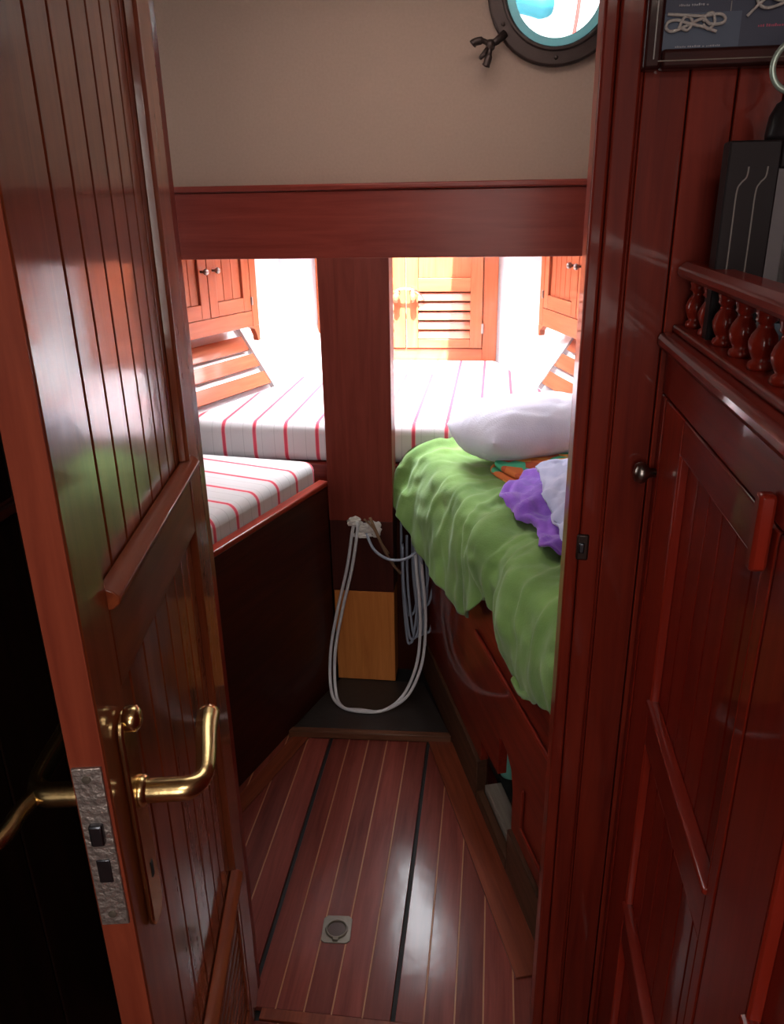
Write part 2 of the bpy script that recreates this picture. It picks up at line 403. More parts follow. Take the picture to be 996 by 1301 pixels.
MB().bx(-1.45, 1.1, -.008, .05, 1.531, 1.547).build('bead_moulding', M['beam'], bt, bevel=.005, bseg=3)

w1 = empty('window_1', (PC[0], PC[1], PC[2]), label='round bronze porthole in the beige wall with bright deck outside', cat='porthole', **STR)
O = (0, 0, 0)
MB().ring(O, .128, .170, -.022, 0).build('rim', M['bronze'], w1, bevel=.006, bseg=3)
MB().ring(O, .1275, .137, -.028, -.004).build('inner_lip', M['bronze'], w1, bevel=.003)
MB().ring(O, .1275, .136, -.004, .19).build('tube', M['teal'], w1, smooth=False)
MB().ring(O, .1245, .1275, -.012, -.006).build('gasket', M['black'], w1)
MB().ring(O, .104, .1268, .004, .010).build('glass_edge', M['milky'], w1, bevel=.002)
MB().lathe([(.127, .10), (.127, .106)], O, 'y', 48).build('pane', M['glass'], w1)
for k in range(6):
    a = R(270+60*k)
    MB().lathe([(.005, .022), (.004, .026), (.001, .027)], (.150*cos(a), 0, .150*sin(a)), '-y', 10).build('screw', M['bronze'], w1)
# hinged dog with butterfly nut at lower left
dg = MB(); dg.tube([(-.125, -.02, -.095), (-.145, -.03, -.112), (-.160, -.035, -.120)], [.010, .009, .007], 10)
dg = dg.build('dog_bolt', M['bronze'], w1, smooth=True)
wn = MB()
wn.lathe([(.006, -.012), (.011, -.008), (.012, .004), (.007, .012)], (-.160, -.036, -.121), 'z', 14)
wn.tube(smooth_path([(-.160, -.038, -.121), (-.178, -.042, -.112), (-.196, -.044, -.114), (-.204, -.044, -.120)], 5), [.006]*6+[.009]*6+[.010]*3+[.004], 10)
wn.tube(smooth_path([(-.160, -.038, -.121), (-.162, -.042, -.142), (-.167, -.044, -.160), (-.170, -.044, -.168)], 5), [.006]*6+[.009]*6+[.010]*3+[.004], 10)
wn.tube([(-.163, -.038, -.124), (-.176, -.046, -.142), (-.184, -.050, -.150)], [.006, .006, .005], 10)
wn.build('butterfly_nut', M['bronze'], dg, smooth=True)

# ---- hull sides and forward bulkhead of the bunk cabin
def hull(name, P, th, sgn, lab):
    r = empty(name, P, th, label=lab, cat='wall', **STR)
    pr = [(.10, -.06), (.10, .40), (-.018, .87), (-.25, 1.20), (-.30, 1.60), (-.30, 2.14)]
    for (xa, za), (xb, zb) in zip(pr[:-1], pr[1:]):
        MB().prism([(xa, za), (xb, zb), (xb-.04, zb), (xa-.04, za)], lambda u, v, w: (u*sgn, w, v), -2.05, .58).build('hull_lining', M['white'], r)
    return r
PL, TL = (-.833, 2.863, 0), R(-20)
PR, TR = (.185, 2.900, 0), R(17)
hull('wall_port', PL, TL, 1, 'white painted hull side above the striped bunk on the left')
hull('wall_starboard', PR, TR, -1, 'white painted hull side above the bunk on the right')
MB().bx(-1.3, .7, 3.40, 3.44, 0, 1.60).build('wall_forward', M['white'], label='bright white bulkhead at the far end of the bunk cabin', cat='wall', **STR)

# ================================================================== OPEN DOOR
d1 = empty('door_1', (-.425, 1.04, 0), R(10), label='open varnished mahogany door with grooved panels and brass lever handles', cat='door', **STR)
DT = -.034                                     # back face
DTOP = 1.92
def door_bx(x0, x1, y0, y1, z0, z1, name, mat, bev=.003, par=d1):
    return MB().bx(x0, x1, y0, y1, z0, z1).build(name, mat, par, bevel=bev)
# core + stiles + rails
m = MB().bx(DT, -.0005, -.5035, -.430, .02, DTOP).build('stile', M['door_z'], d1, bevel=.003)
m = MB().bx(DT, 0, -.034, .045, .02, DTOP).build('stile', M['door_z'], d1, bevel=.003)
MB().bx(DT+.001, -.001, -.5055, -.5035, .02, DTOP).build('edge_lipping', M['door_edge'], d1, bevel=.0008)
MB().bx(DT, -.001, -.430, -.034, 1.060, 1.158).build('lock_rail', M['door_y'], d1, bevel=.003)
MB().bx(DT, -.001, -.430, -.034, .36, .408).build('bottom_rail', M['door_y'], d1, bevel=.003)
MB().bx(DT, -.001, -.430, -.034, .02, .085).build('bottom_rail', M['door_y'], d1, bevel=.003)
MB().bx(DT, -.001, -.430, -.034, 1.86, DTOP).build('top_rail', M['door_y'], d1, bevel=.003)
def beads(z0, z1, name):
    m = MB(); ys = [-.430, -.375, -.316, -.257, -.200, -.149, -.105, -.068, -.034]
    for a, c in zip(ys[:-1], ys[1:]): m.bx(DT+.006, -.010, a+.0008, c-.0008, z0, z1)
    o = m.build(name, M['door_z'], d1, bevel=.0028, bseg=2)
    MB().bx(DT+.004, DT+.012, -.430, -.034, z0, z1).build('panel_backing', M['black'], o)
beads(1.158, 1.86, 'grooved_panel'); beads(.408, 1.060, 'grooved_panel')
# bolection mouldings
def bolection(z, y0, y1):
    pr = [(-.009, .000), (.004, .002), (.011, .008), (.012, .015), (.006, .021), (-.001, .024), (-.009, .024)]
    MB().prism(pr, lambda u, v, w: (u, w, z-.024+v), y0, y1).build('moulding', M['door_y'], d1, bevel=.0015)
bolection(1.170, -.432, -.012); bolection(.418, -.430, -.030)
pr = [(-.010, 0), (.000, .001), (.004, .006), (.003, .010), (-.001, .012), (-.010, .012)]
MB().prism(pr, lambda u, v, w: (u, -.034-.012+v, w), 1.17, 1.86).build('moulding', M['door_z'], d1, bevel=.001)
# louvred vent at the foot
lv = MB()
for k in range(9):
    z = .102+.0300*k
    lv.bx(-.010, -.005, -.385, -.050, z-.009, z+.006)
o = lv.build('louvre_slats', M['door_y'], d1, bevel=.001)
MB().bx(DT+.002, DT+.006, -.43, -.034, .085, .36).build('vent_backing', M['black'], o)
MB().bx(DT, -.001, -.430, -.385, .085, .36).build('louvre_frame', M['door_z'], d1, bevel=.003)
MB().bx(DT, -.001, -.050, -.034, .085, .36).build('louvre_frame', M['door_z'], d1, bevel=.003)
# mortise lock plate on the edge, with latch and bolt
lk = MB().bx(DT+.003, -.004, -.5085, -.5045, .838, 1.028).build('lock_plate', M['steel'], d1, bevel=.001, label='pitted steel lock plate')
MB().bx(DT+.010, -.011, -.514, -.507, .942, .966).build('latch', M['steel_dark'], lk, bevel=.002)
MB().bx(DT+.010, -.011, -.510, -.507, .894, .922).build('bolt', M['steel_dark'], lk, bevel=.001)
for z in (1.016, .852):
    MB().lathe([(.0045, 0), (.004, .001), (.001, .0014)], ((DT-.001)/2-.001, -.5083, z), '-y', 12).build('screw', M['brass_dull'], lk)
# long back plates and lever handles on both faces
def lever(sg, name):
    x0 = 0 if sg > 0 else DT
    X = lambda v: x0 + sg*v
    pl = MB()
    out = []
    for k in range(9): a = pi*k/8; out.append((-.452+.019*cos(a), 1.030+.019*sin(a)))
    for k in range(9): a = pi+pi*k/8; out.append((-.452+.019*cos(a), .800+.019*sin(a)))
    pl.prism(out, lambda u, v, w: (X(w), u, v), .0005, .007)
    h = pl.build(name, M['brass'], d1, bevel=.002, label='brass lever handle and long back plate')
    MB().tube([(X(.005), -.452, 1.040), (X(.016), -.452, 1.040), (X(.020), -.452, 1.040)], [.013, .013, .008], 14).build('boss', M['brass'], h, smooth=True)
    MB().bx(X(.0068) if sg > 0 else X(.0078), X(.0078) if sg > 0 else X(.0068), -.455, -.449, .842, .862).build('keyhole', M['black'], h)
    MB().tube([(X(.004), -.448, .950), (X(.012), -.448, .950), (X(.016), -.448, .950)], [.017, .016, .011], 18).build('rose', M['brass'], h, smooth=True)
    pts = smooth_path([(X(.012), -.448, .950), (X(.035), -.448, .950), (X(.056), -.446, .950), (X(.067), -.432, .951), (X(.066), -.405, .955), (X(.060), -.365, .960), (X(.058), -.333, .961)], 5)
    n = len(pts); rr = []
    for i in range(n):
        t = i/(n-1)
        rr.append(.0125 if t < .3 else (.0125-.003*(t-.3)/.2 if t < .5 else .0095+.0035*min(1, (t-.5)/.4)))
    rr[-1] = .006; 
    MB().tube(pts, rr, 14).build('lever', M['brass'], h, smooth=True)
    return h
lever(1, 'lever_handle')
hb = lever(-1, 'lever_handle')
# the back lever's return curl, towards the saloon
MB().tube(smooth_path([(DT-.062, -.446, .950), (DT-.072, -.462, .946), (DT-.080, -.482, .938), (DT-.090, -.496, .934), (DT-.102, -.500, .936)], 5), [.009]*16+[.008, .008, .008, .007, .004], 12).build('lever_curl', M['brass'], hb, smooth=True)
for z in (.30, 1.05, 1.70):
    MB().lathe([(.006, -.04), (.006, .04)], (DT-.003, .047, z), 'z', 10).build('hinge', M['brass_dull'], d1)

# ================================================================== MAST POST + STEP
ps = empty('mast_post', (-.386, 2.2, 0), label='square wooden mast post between the bunks with bare orange timber foot', cat='post')
MB().bx(-.099, .099, 0, .085, .592, 1.362).build('shaft', M['post'], ps, bevel=.002)
MB().bx(-.0975, .098, .001, .085, .352, .592).build('dark_band', M['post_dark'], ps, bevel=.002, label='darker band')
MB().bx(-.094, .098, .001, .085, .024, .352).build('bare_foot', M['bare'], ps, bevel=.002, label='bare orange timber foot')
st = empty('mast_step', (-.36, 2.0, 0), label='blackened wooden step plate on the floor under the mast post', cat='step')
m = MB(); out = [(-.215, -.088), (.270, -.066), (.165, .205), (-.115, .205)]
m.prism(out, lambda u, v, w: (u, v, w), .0, .022); m.build('step_plate', M['step'], st, bevel=.004)
MB().prism([(-.218, -.094), (.272, -.072), (.266, -.050), (-.210, -.070)], lambda u, v, w: (u, v, w), .0, .0245).build('worn_nosing', M['step_edge'], st, bevel=.004)
# cables
def cable_obj(name, paths, r, mat, label, cat='cable', seg=8):
    m = MB()
    for p in paths: m.tube(smooth_path(p, 8), r, seg)
    return m.build(name, mat, smooth=True, label=label, cat=cat)
def loop(o, y):
    return [(-.402+o*.5, y+.006, .598), (-.412+o, y+.003, .560), (-.432+o, y, .44), (-.468+o, y-.006, .29), (-.492+o, y-.03, .15),
            (-.480+o, y-.10, .050), (-.440+o*.6, y-.150, .030), (-.375, y-.170+o, .029), (-.300-o*.6, y-.155, .030),
            (-.235-o, y-.100, .050), (-.196-o, y-.045, .130), (-.186-o, y-.01, .24), (-.190-o, y+.005, .34), (-.200-o, y+.02, .44), (-.204-o, y+.04, .52), (-.200-o, y+.06, .61)]
cable_obj('cable', [loop(0, 2.186), loop(.016, 2.180)], .0052, M['cable'], 'white doubled cable hanging in a long loop in front of the mast post')
cable_obj('cable.001', [[(-.372, 2.195, .565), (-.345, 2.17, .515), (-.300, 2.155, .490), (-.250, 2.15, .492), (-.215, 2.15, .515), (-.185, 2.16, .545)]],
          .0045, M['cable_g'], 'single grey cable sagging from the post towards the green blanket')
pp = []
for k in range(9):
    rx = random.uniform(.018, .045); cx = -.225+random.uniform(-.02, .045); y = 2.215+random.uniform(-.02, .05)
    zt = random.uniform(.52, .60); zb = random.uniform(.16, .33)
    pp.append([(cx-rx, y, zt-.02), (cx-rx*.9, y-.01, (zt+zb)/2), (cx-rx*.4, y-.02, zb+.02), (cx, y-.02, zb), (cx+rx*.5, y-.015, zb+.03), (cx+rx, y, (zt+zb)/2), (cx+rx*.6, y, zt)])
cable_obj('cable_bundle', pp, .0042, M['cable_g'], 'tangled bundle of dark grey cables hanging right of the mast post')
pf = empty('cable_clamp', (-.386, 2.2, .59), label='broken white filler and clamp where cables leave the mast post', cat='clamp')
for nm, c, s_ in (('filler_lump', (-.018, -.008, .002), (.022, .010, .016)), ('filler_lump', (.020, -.007, -.014), (.026, .009, .018)), ('filler_lump', (.004, -.008, -.040), (.030, .008, .010)), ('filler_lump', (.048, -.006, -.02), (.016, .008, .026))):
    bm = bmesh.new(); bmesh.ops.create_icosphere(bm, subdivisions=3, radius=1)
    for v in bm.verts:
        k = 1+.55*noise.noise(v.co*2.2+Vector(c)*90)
        v.co = Vector((v.co.x*s_[0]*k+c[0], v.co.y*s_[1]*k+c[1], v.co.z*s_[2]*k+c[2]))
    me = bpy.data.meshes.new(nm); bm.to_mesh(me); bm.free(); me.materials.append(M['plaster'])
    o = bpy.data.objects.new(nm, me); COL.objects.link(o); o.parent = pf
MB().tube(smooth_path([(.030, -.012, .02), (.052, -.018, -.03), (.068, -.014, -.075), (.092, -.004, -.13), (.118, .02, -.18)], 6), .0045, 8).build('frayed_cord', M['twig'], pf, smooth=True, label='frayed brown cord')
MB().tube(smooth_path([(.012, -.014, .016), (.040, -.020, -.01), (.058, -.018, -.05), (.085, -.006, -.10)], 6), .003, 8).build('frayed_cord', M['twig'], pf, smooth=True)

# flush ring pull let into the floor
rp_ = empty('flush_ring_pull', (-.305, 1.256, 0), R(4), label='small square brass ring pull let into the floorboards', cat='ring pull')
MB().prism([(-.030+.006, -.034), (.030-.006, -.034), (.032, -.028), (.032, .028), (.024, .036), (-.024, .036), (-.032, .028), (-.032, -.028)], lambda u, v, w: (u, v, w), -.002, .0022).build('plate', M['brass_dull'], rp_, bevel=.0008)
MB().lathe([(.019, .0018), (.019, .0025), (.0185, .0027), (.001, .0027)], (0, 0, 0), 'z', 28).build('cup', M['bronze'], rp_)
MB().tube([(.0225*cos(2*pi*k/28), .0225*sin(2*pi*k/28), .0038) for k in range(28)], .0028, 8, closed=True).build('ring', M['brass_dull'], rp_, smooth=True)
MB().bx(-.006, .006, -.030, -.022, .002, .007).build('hinge_lug', M['brass_dull'], rp_, bevel=.001)

# ================================================================== LEFT BERTH
lb = empty('berth', (-.622, 1.794, 0), R(-18), label='dark wooden bunk front on the left under the striped cushion', cat='bunk')
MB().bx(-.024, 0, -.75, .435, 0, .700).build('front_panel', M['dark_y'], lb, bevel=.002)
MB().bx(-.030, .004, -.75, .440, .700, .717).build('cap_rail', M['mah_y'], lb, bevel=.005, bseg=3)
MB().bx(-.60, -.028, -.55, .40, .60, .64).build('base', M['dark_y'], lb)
lc = empty('bunk_cushion', (-.622, 1.794, 0), R(-18), label='near striped bunk cushion behind the left wooden bunk front', cat='cushion', group='striped bunk cushions')
out = [(-.034, -.68), (-.034, .44), (-.446, .372), (-.46, -.40), (-.46, -.56)]
m = MB(); m.prism(out, lambda u, v, w: (u, v, w), .648, .778)
m.build('cover', M['str_left'], lc, bevel=.030, bseg=5)
# forward cushion across the whole bow, with infill board
fb = empty('berth', (-.38, 2.31, 0), label='low wooden board below the far striped cushion right of the mast post', cat='bunk')
MB().bx(-.19, .22, -.012, .020, .60, .742).build('top_board', M['mah_x'], fb, bevel=.003)
MB().bx(-.30, .30, 0, .022, .0, .60).build('front_board', M['dark_z'], fb, bevel=.003)
MB().prism([(-.58, .025), (.55, .025), (.30, 1.0), (-.22, 1.0)], lambda u, v, w: (u, v, w), .66, .70).build('base', M['dark_y'], fb)
fc = empty('bunk_cushion', (0, 0, 0), label='far striped bunk cushion filling the bow below the white bulkhead', cat='cushion', group='striped bunk cushions')
out = [(-1.005, 2.305), (.345, 2.305), (.20, 2.80), (.022, 3.385), (-.625, 3.385), (-.832, 2.82)]
m = MB(); m.prism(out, lambda u, v, w: (u, v, w), .742, .868)
m.build('cover', M['str_far'], fc, bevel=.032, bseg=5)

# ================================================================== RIGHT BERTH
rb = empty('berth', (.092, 1.413, 0), R(18), label='red wooden bunk front on the right with an open locker below the green blanket', cat='bunk')
# front panel with an arched locker cut-out at its foot (local y along, x inward)
out = [(-.30, .13), (.055, .13), (.058, .24), (.072, .285), (.105, .308), (.150, .314), (.158, .306), (.160, .200), (.30, .190), (.30, .13), (.93, .13), (.93, .717), (-.30, .717)]
MB().prism(out, lambda u, v, w: (w, u, v), 0, .022).build('front_panel', M['mah_y'], rb, bevel=.002)
MB().bx(-.014, .026, -.30, .93, .700, .717).build('cap_rail', M['mah_y'], rb, bevel=.004)
MB().bx(-.009, -.001, -.30, .36, .478, .494).build('moulding', M['mah_y'], rb, bevel=.004, bseg=3)
MB().bx(-.008, -.001, -.30, -.012, .186, .198).build('moulding', M['mah_y'], rb, bevel=.003, bseg=3)
MB().bx(-.006, -.001, -.020, -.010, .198, .30).build('moulding', M['mah_z'], rb, bevel=.002)
MB().bx(-.010, .02, -.30, .055, 0, .13).build('plinth', M['plinth'], rb, bevel=.003)
MB().bx(-.010, .02, .30, .93, 0, .13).build('plinth', M['plinth'], rb, bevel=.003)
MB().bx(-.010, .012, .055, .30, 0, .035).build('plinth', M['plinth'], rb, bevel=.003)
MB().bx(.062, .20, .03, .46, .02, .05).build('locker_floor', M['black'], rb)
MB().bx(.20, .215, .0, .50, .02, .55).build('locker_back', M['dark_y'], rb)
MB().bx(.014, .060, .06, .30, .02, .05).build('locker_plank', M['grey_plank'], rb, bevel=.003, label='worn grey plank')
MB().bx(.03, .50, -.30, .70, .60, .64).build('base', M['dark_y'], rb)
btl = empty('bottle', (.080, 1.752, .051), label='sea-green bottle standing inside the open locker under the right bunk', cat='bottle')
MB().lathe([(.026, 0), (.029, .006), (.029, .10), (.024, .125), (.012, .145), (.011, .165)], O, 'z', 24).build('body', M['bottle'], btl, smooth=True)
MB().lathe([(.014, .160), (.0145, .163), (.0145, .182), (.012, .185)], O, 'z', 20).build('cap', M['green_ring'], btl, smooth=True)
out = [(.030, -.28), (.030, .85), (.26, .78), (.36, .30), (.36, -.37)]
MB().prism(out, lambda u, v, w: (u, v, w), .648, .765).build('mattress', M['str_left'], rb, bevel=.028, bseg=4)

# ---- green blanket draped over the right bunk edge: stations along the bunk (local y), each a profile of (inward x, z)
def nz3(x, y, z): return noise.noise(Vector((x, y, z)))
ST = [(-.36, (-.012, .66)), (-.24, (-.016, .650)), (-.15, (-.018, .622)), (-.10, (-.018, .592)), (-.045, (-.018, .560)), (.02, (-.020, .580)), (.08, (-.020, .612)), (.15, (-.014, .650)),
      (.21, (-.010, .660)), (.245, (-.018, .640)), (.285, (-.022, .585)), (.36, (-.022, .532)), (.42, (-.026, .515)), (.57, (-.044, .532)), (.72, (-.064, .555)), (.86, (-.090, .622)), (.95, (-.100, .688))]
ED = [(-.36, (-.010, .770)), (.5, (-.012, .770)), (.72, (-.042, .735)), (.86, (-.070, .718)), (.95, (-.088, .735))]
NU, NV = 200, 96
G = []
for i in range(NU+1):
    s_ = -.27 + 1.22*i/NU
    hx, hz = interp(s_, ST); ex, ez = interp(s_, ED)
    far = max(0, min(1, (s_-.55)/.40))
    prof = [Vector((hx, hz)), Vector((hx*.55+ex*.45-.008, hz*.5+ez*.5)), Vector((ex-.004, ez-.02)), Vector((ex*.35+.012, .797)),
            Vector((.085, .800+.004*far)), Vector((.17, .803)), Vector((.27, .806)), Vector((.38, .80))]
    pth = smooth_path([(p.x, p.y, 0) for p in prof], 8)
    row = []
    L = len(pth)-1
    for j in range(NV+1):
        t = j/NV*L; a = int(min(t, L-1)); f = t-a
        p = pth[a].lerp(pth[a+1], f); v = j/NV
        hang = max(0, 1-v*2.2)
        # folds: hanging ones run down; top ones run diagonally from the bunched middle
        w = .010*hang*sin(s_*46 + 3*nz3(s_*4, v*3, 1)) * (0.5+nz3(s_*5, 2, 7))
        diag = s_*1.0 - p.x*1.1
        k1 = max(0, 1-abs(s_-.22)/.42)
        w += .016*k1*nz3(diag*15+2, p.x*4-s_*3, 3.1) + .008*nz3(s_*11, p.x*9+p.y*8, 5.5) + .0055*nz3(s_*26, p.x*22+p.y*20, 9.5) + .004*(1-abs(nz3(s_*19+p.x*9, p.x*26+p.y*11, 2.5))*2.2)
        # ridge of bunched cloth and long creases on top
        ridge = math.exp(-((s_-.26-.55*(p.x))/.045)**2)*.022*min(1, max(0, (p.y-.66)/.08))
        ridge += math.exp(-((s_-.46-.25*(p.x))/.02)**2)*.010*min(1, max(0, (p.y-.60)/.08))
        ridge += math.exp(-((s_-.905)/.022)**2)*.022 + math.exp(-((s_-.835)/.012)**2)*.006
        top = min(1, max(0, (p.y-.62)/.1))
        for c_, k_, a_, w_ in ((.10, .45, .011, .010), (.17, .10, .012, .009), (.315, -.35, .010, .009), (.38, .85, .012, .012), (.55, .15, .007, .008), (.63, -.25, .008, .010), (-.03, .75, .012, .011), (-.12, .35, .010, .012)):
            dd = s_-c_-k_*p.x-.02*nz3(p.x*9, c_*31, p.y*7)
            ridge += a_*top*math.exp(-(dd/w_)**2)*(.55+.45*nz3(p.x*6+c_*40, p.y*6, 3))
        # the overlapped flap: everything aft of it lies a fold higher, with a slanting lower lip
        fl_ = 1/(1+math.exp((s_-.255-.5*(p.y-.70))/.006))
        ridge += .012*fl_*min(1, max(0, (p.y-.58)/.05))*(1-min(1, max(0, (p.x-.05)/.12)))
        ridge += math.exp(-((s_-.05-.9*p.x)/.03)**2)*.016*min(1, max(0, (p.y-.60)/.1))
        up = min(1, max(0, (p.x+.01)/.05))
        nx, nzv = -(1-up), .25+.75*up
        row.append((p.x+nx*(w+ridge)-.004*(1-up), s_+.006*nz3(s_*9, v*8, 4), p.y+nzv*(w+ridge)*.9+(.012*nz3(s_*7, 0, 1) if j == 0 else 0)))
    G.append(row)
gb = empty('blanket', (.092, 1.413, 0), R(18), label='crumpled green towelling blanket draped over the edge of the right bunk', cat='blanket')
MB().grid(G).build('cloth', M['green'], gb, smooth=True, solid=.006, offset=1)
# rolled hem corner at the bottom end
hm = MB(); hm.tube(smooth_path([(-.026, .010, .576), (-.026, -.03, .572), (-.027, -.06, .584), (-.026, -.10, .607), (-.025, -.15, .637), (-.022, -.22, .655)], 6), [.006]+[.010]*29+[.006], 10)
hm.build('rolled_hem', M['green'], gb, smooth=True)

# ---- clothes and bedding on the right bunk
def patch(name, C, mat, rows, nu=40, nv=40, amp=.008, fr=16, seed=0, thick=.005):
    """bicubic cloth patch through a grid of control points"""
    n, m_ = len(C), len(C[0])
    colp = [smooth_path(r, nv//(m_-1)) for r in C]
    W = len(colp[0]); G = []
    cols = [smooth_path([colp[i][j] for i in range(n)], nu//(n-1)) for j in range(W)]
    H = len(cols[0])
    for i in range(H):
        row = []
        for j in range(W):
            p = cols[j][i].copy()
            p.z += amp*noise.noise(p*fr+Vector((seed, 0, 0))) + amp*.6*noise.noise(p*fr*2.3+Vector((0, seed, 0)))
            p.x += amp*.5*noise.noise(p*fr*.8+Vector((0, 0, seed)))
            row.append(p)
        G.append(row)
    return MB().grid(G).build(name, mat, rows, smooth=True, solid=thick, offset=1)
pw = empty('garment', (0, 0, 0), label='crumpled purple cloth hanging over the green blanket', cat='cloth')
C = [[(0.092, 1.921, 0.85), (0.144, 1.927, 0.86), (0.227, 1.972, 0.86), (0.308, 1.96, 0.86)], [(0.03, 1.785, 0.845), (0.085, 1.728, 0.86), (0.167, 1.707, 0.87), (0.263, 1.715, 0.87)],
     [(0.061, 1.675, 0.835), (0.111, 1.619, 0.85), (0.172, 1.601, 0.85), (0.252, 1.608, 0.85)], [(0.108, 1.604, 0.828), (0.133, 1.559, 0.84), (0.18, 1.531, 0.835), (0.246, 1.548, 0.83)],
     [(0.109, 1.508, 0.826), (0.132, 1.481, 0.838), (0.173, 1.477, 0.84), (0.239, 1.483, 0.84)]]
patch('cloth', C, M['purple'], pw, amp=.018, fr=21, seed=3, thick=.006)
lw = empty('garment', (0, 0, 0), label='pale lilac-grey shirt lying over the purple cloth beside the door jamb', cat='cloth')
C = [[(0.116, 1.887, 0.885), (0.16, 1.897, 0.895), (0.22, 1.925, 0.9), (0.311, 1.945, 0.9)], [(0.12, 1.685, 0.89), (0.157, 1.676, 0.9), (0.206, 1.687, 0.905), (0.288, 1.723, 0.9)],
     [(0.138, 1.594, 0.87), (0.163, 1.558, 0.885), (0.201, 1.549, 0.89), (0.27, 1.58, 0.88)], [(0.157, 1.494, 0.85), (0.17, 1.476, 0.855), (0.202, 1.456, 0.86), (0.255, 1.461, 0.86)]]
patch('cloth', C, M['lilac'], lw, amp=.015, fr=24, seed=11, thick=.006)
mb = empty('blanket', (.175, 2.045, .812), R(30), label='orange and green patterned blanket folded under the white pillow', cat='blanket')
for k, (hx, hy, z0, z1) in enumerate(((.160, .125, 0, .017), (.150, .118, .018, .034))):
    G1 = MB(); out = []
    for q in range(40):
        a = 2*pi*q/40; e = 4
        out.append((hx*(abs(cos(a))**(2/e))*(1 if cos(a) > 0 else -1)+.006*nz3(q, k, 1), hy*(abs(sin(a))**(2/e))*(1 if sin(a) > 0 else -1)+.006*nz3(q, k, 5)))
    G1.prism(out, lambda u, v, w: (u, v, w), z0, z1); G1.build('fold', M['multi'], mb, bevel=.007, bseg=3)
# pillow: soft rectangular bag with pinched corners
pwn = empty('pillow', (.110, 2.198, .902), R(36), label='plump white pillow lying across the right bunk', cat='pillow')
G = []; nu, nv = 56, 40; HX, HY, HZ = .235, .145, .086
vs, fs = [], []
for sgn in (1, -1):
    G = []
    for i in range(nu+1):
        u = -1+2*i/nu; row = []
        for j in range(nv+1):
            v = -1+2*j/nv
            pu, pv = sin(u*pi/2), sin(v*pi/2)
            th = ((1-abs(pu)**4.5)*(1-abs(pv)**2.6))**.5 if abs(pu) < 1 and abs(pv) < 1 else 0
            pin = 1+.05*abs(pu*pv)**3 - .05*(1-abs(pu))*abs(pv)**2
            cr = .006*nz3(pu*5, pv*5, 2+sgn)*th + .010*nz3(pu*3+7*sgn, pv*7, 1)*(1-th)*min(1, th*4)
            tilt = -.010*pu
            row.append((HX*pu*pin*(1-.16*pv*pv), HY*pv*pin*(1-.26*pu*pu), sgn*(HZ*th*(1.0 if sgn > 0 else .95))+cr+tilt))
        G.append(row)
    if sgn < 0: G = [r[::-1] for r in G]
    m_ = MB() if sgn > 0 else m_
    m_.grid(G)
po = m_.build('pillowcase', M['pillow'], pwn, smooth=True)
bm = bmesh.new(); bm.from_mesh(po.data); bmesh.ops.remove_doubles(bm, verts=bm.verts, dist=.0004); bmesh.ops.recalc_face_normals(bm, faces=bm.faces); bm.to_mesh(po.data); bm.free()
for p_ in po.data.polygons: p_.use_smooth = True

# ================================================================== FOREPEAK JOINERY
def hull_cabinet(name, P, th, sg, off, y0, y1, seam, dbot, rbot, foot, lab, grp, far_end):
    """sg=+1: cabinet face looks along +x (left hull); -1: mirrored"""
    r = empty(name, (P[0], P[1], 0), th, label=lab, cat='cabinet', group=grp)
    X = lambda v: sg*(off+v)
    def b(x0, x1, ya, yb, z0, z1, nm, mat, par=r, bev=.002, **k):
        xa, xb = sorted((X(x0), X(x1)))
        return MB().bx(xa, xb, ya, yb, z0, z1).build(nm, mat, par, bevel=bev, **k)
    b(-.28, -.02, y0, y1-.012, rbot+.02, 1.555, 'body', M['orange_z'])
    b(-.02, 0, y1-.038, y1, rbot, 1.555, 'face_stile', M['orange_z'])
    b(-.0199, -.0005, y0, y1-.038, rbot, dbot-.002, 'bottom_rail', M['orange_y'])
    # curved bracket foot
    pr = [(y1, rbot), (y1, foot), (y1-.014, foot), (y1-.018, foot+.020), (y1-.030, rbot-.012), (y1-.055, rbot)]
    xa, xb = sorted((X(-.022), X(0)))
    MB().prism(pr, lambda u, v, w: (w, u, v), xa, xb).build('bracket_foot', M['orange_z'], r, bevel=.001)
    for (a, c, kn) in ((seam+.0015, y1-.040, seam+.030), (y0, seam-.0015, seam-.030)):
        d = b(-.0205, -.0002, a, a+.042, dbot, 1.54, 'door', M['orange_z'])
        b(-.0205, -.0002, c-.042, c, dbot, 1.54, 'door_stile', M['orange_z'], d)
        b(-.0205, -.0007, a+.042, c-.042, dbot, dbot+.048, 'door_rail', M['orange_y'], d)
        b(-.0205, -.0007, a+.042, c-.042, 1.49, 1.54, 'door_rail', M['orange_y'], d)
        w = (c-a-.084); n = max(2, round(w/.042)); m = MB()
        for k in range(n):
            xa, xb = sorted((X(-.018), X(-.010))); m.bx(xa, xb, a+.042+w*k/n+.0008, a+.042+w*(k+1)/n-.0008, dbot+.048, 1.49)
        m.build('grooved_panel', M['orange_z'], d, bevel=.002)
        MB().lathe([(.005, -.001), (.004, .010), (.009, .016), (.011, .022), (.008, .028), (.002, .030)], (X(0), kn, 1.296), 'x' if sg > 0 else '-x', 14).build('knob', M['knob_m'], d, smooth=True)
        hy = c+.001 if c > seam else a
        for hz in (1.175, 1.48):
            MB().lathe([(.004, -.014), (.0045, -.013), (.0045, .013), (.004, .014)], (X(.002), hy, hz), 'z', 10).build('hinge', M['knob_m'], d, smooth=True)
    return r
hull_cabinet('hull_cabinet', PL, TL, 1, -.032, -.75, .006, -.262, 1.142, 1.085, 1.030, 'orange varnished locker on the left hull above the slats', 'varnished hull lockers', 0)
hull_cabinet('hull_cabinet', PR, TR, -1, -.030, -.42, .165, -.185, 1.128, 1.062, 1.022, 'orange varnished locker on the right hull half hidden by the door jamb', 'varnished hull lockers', 0)
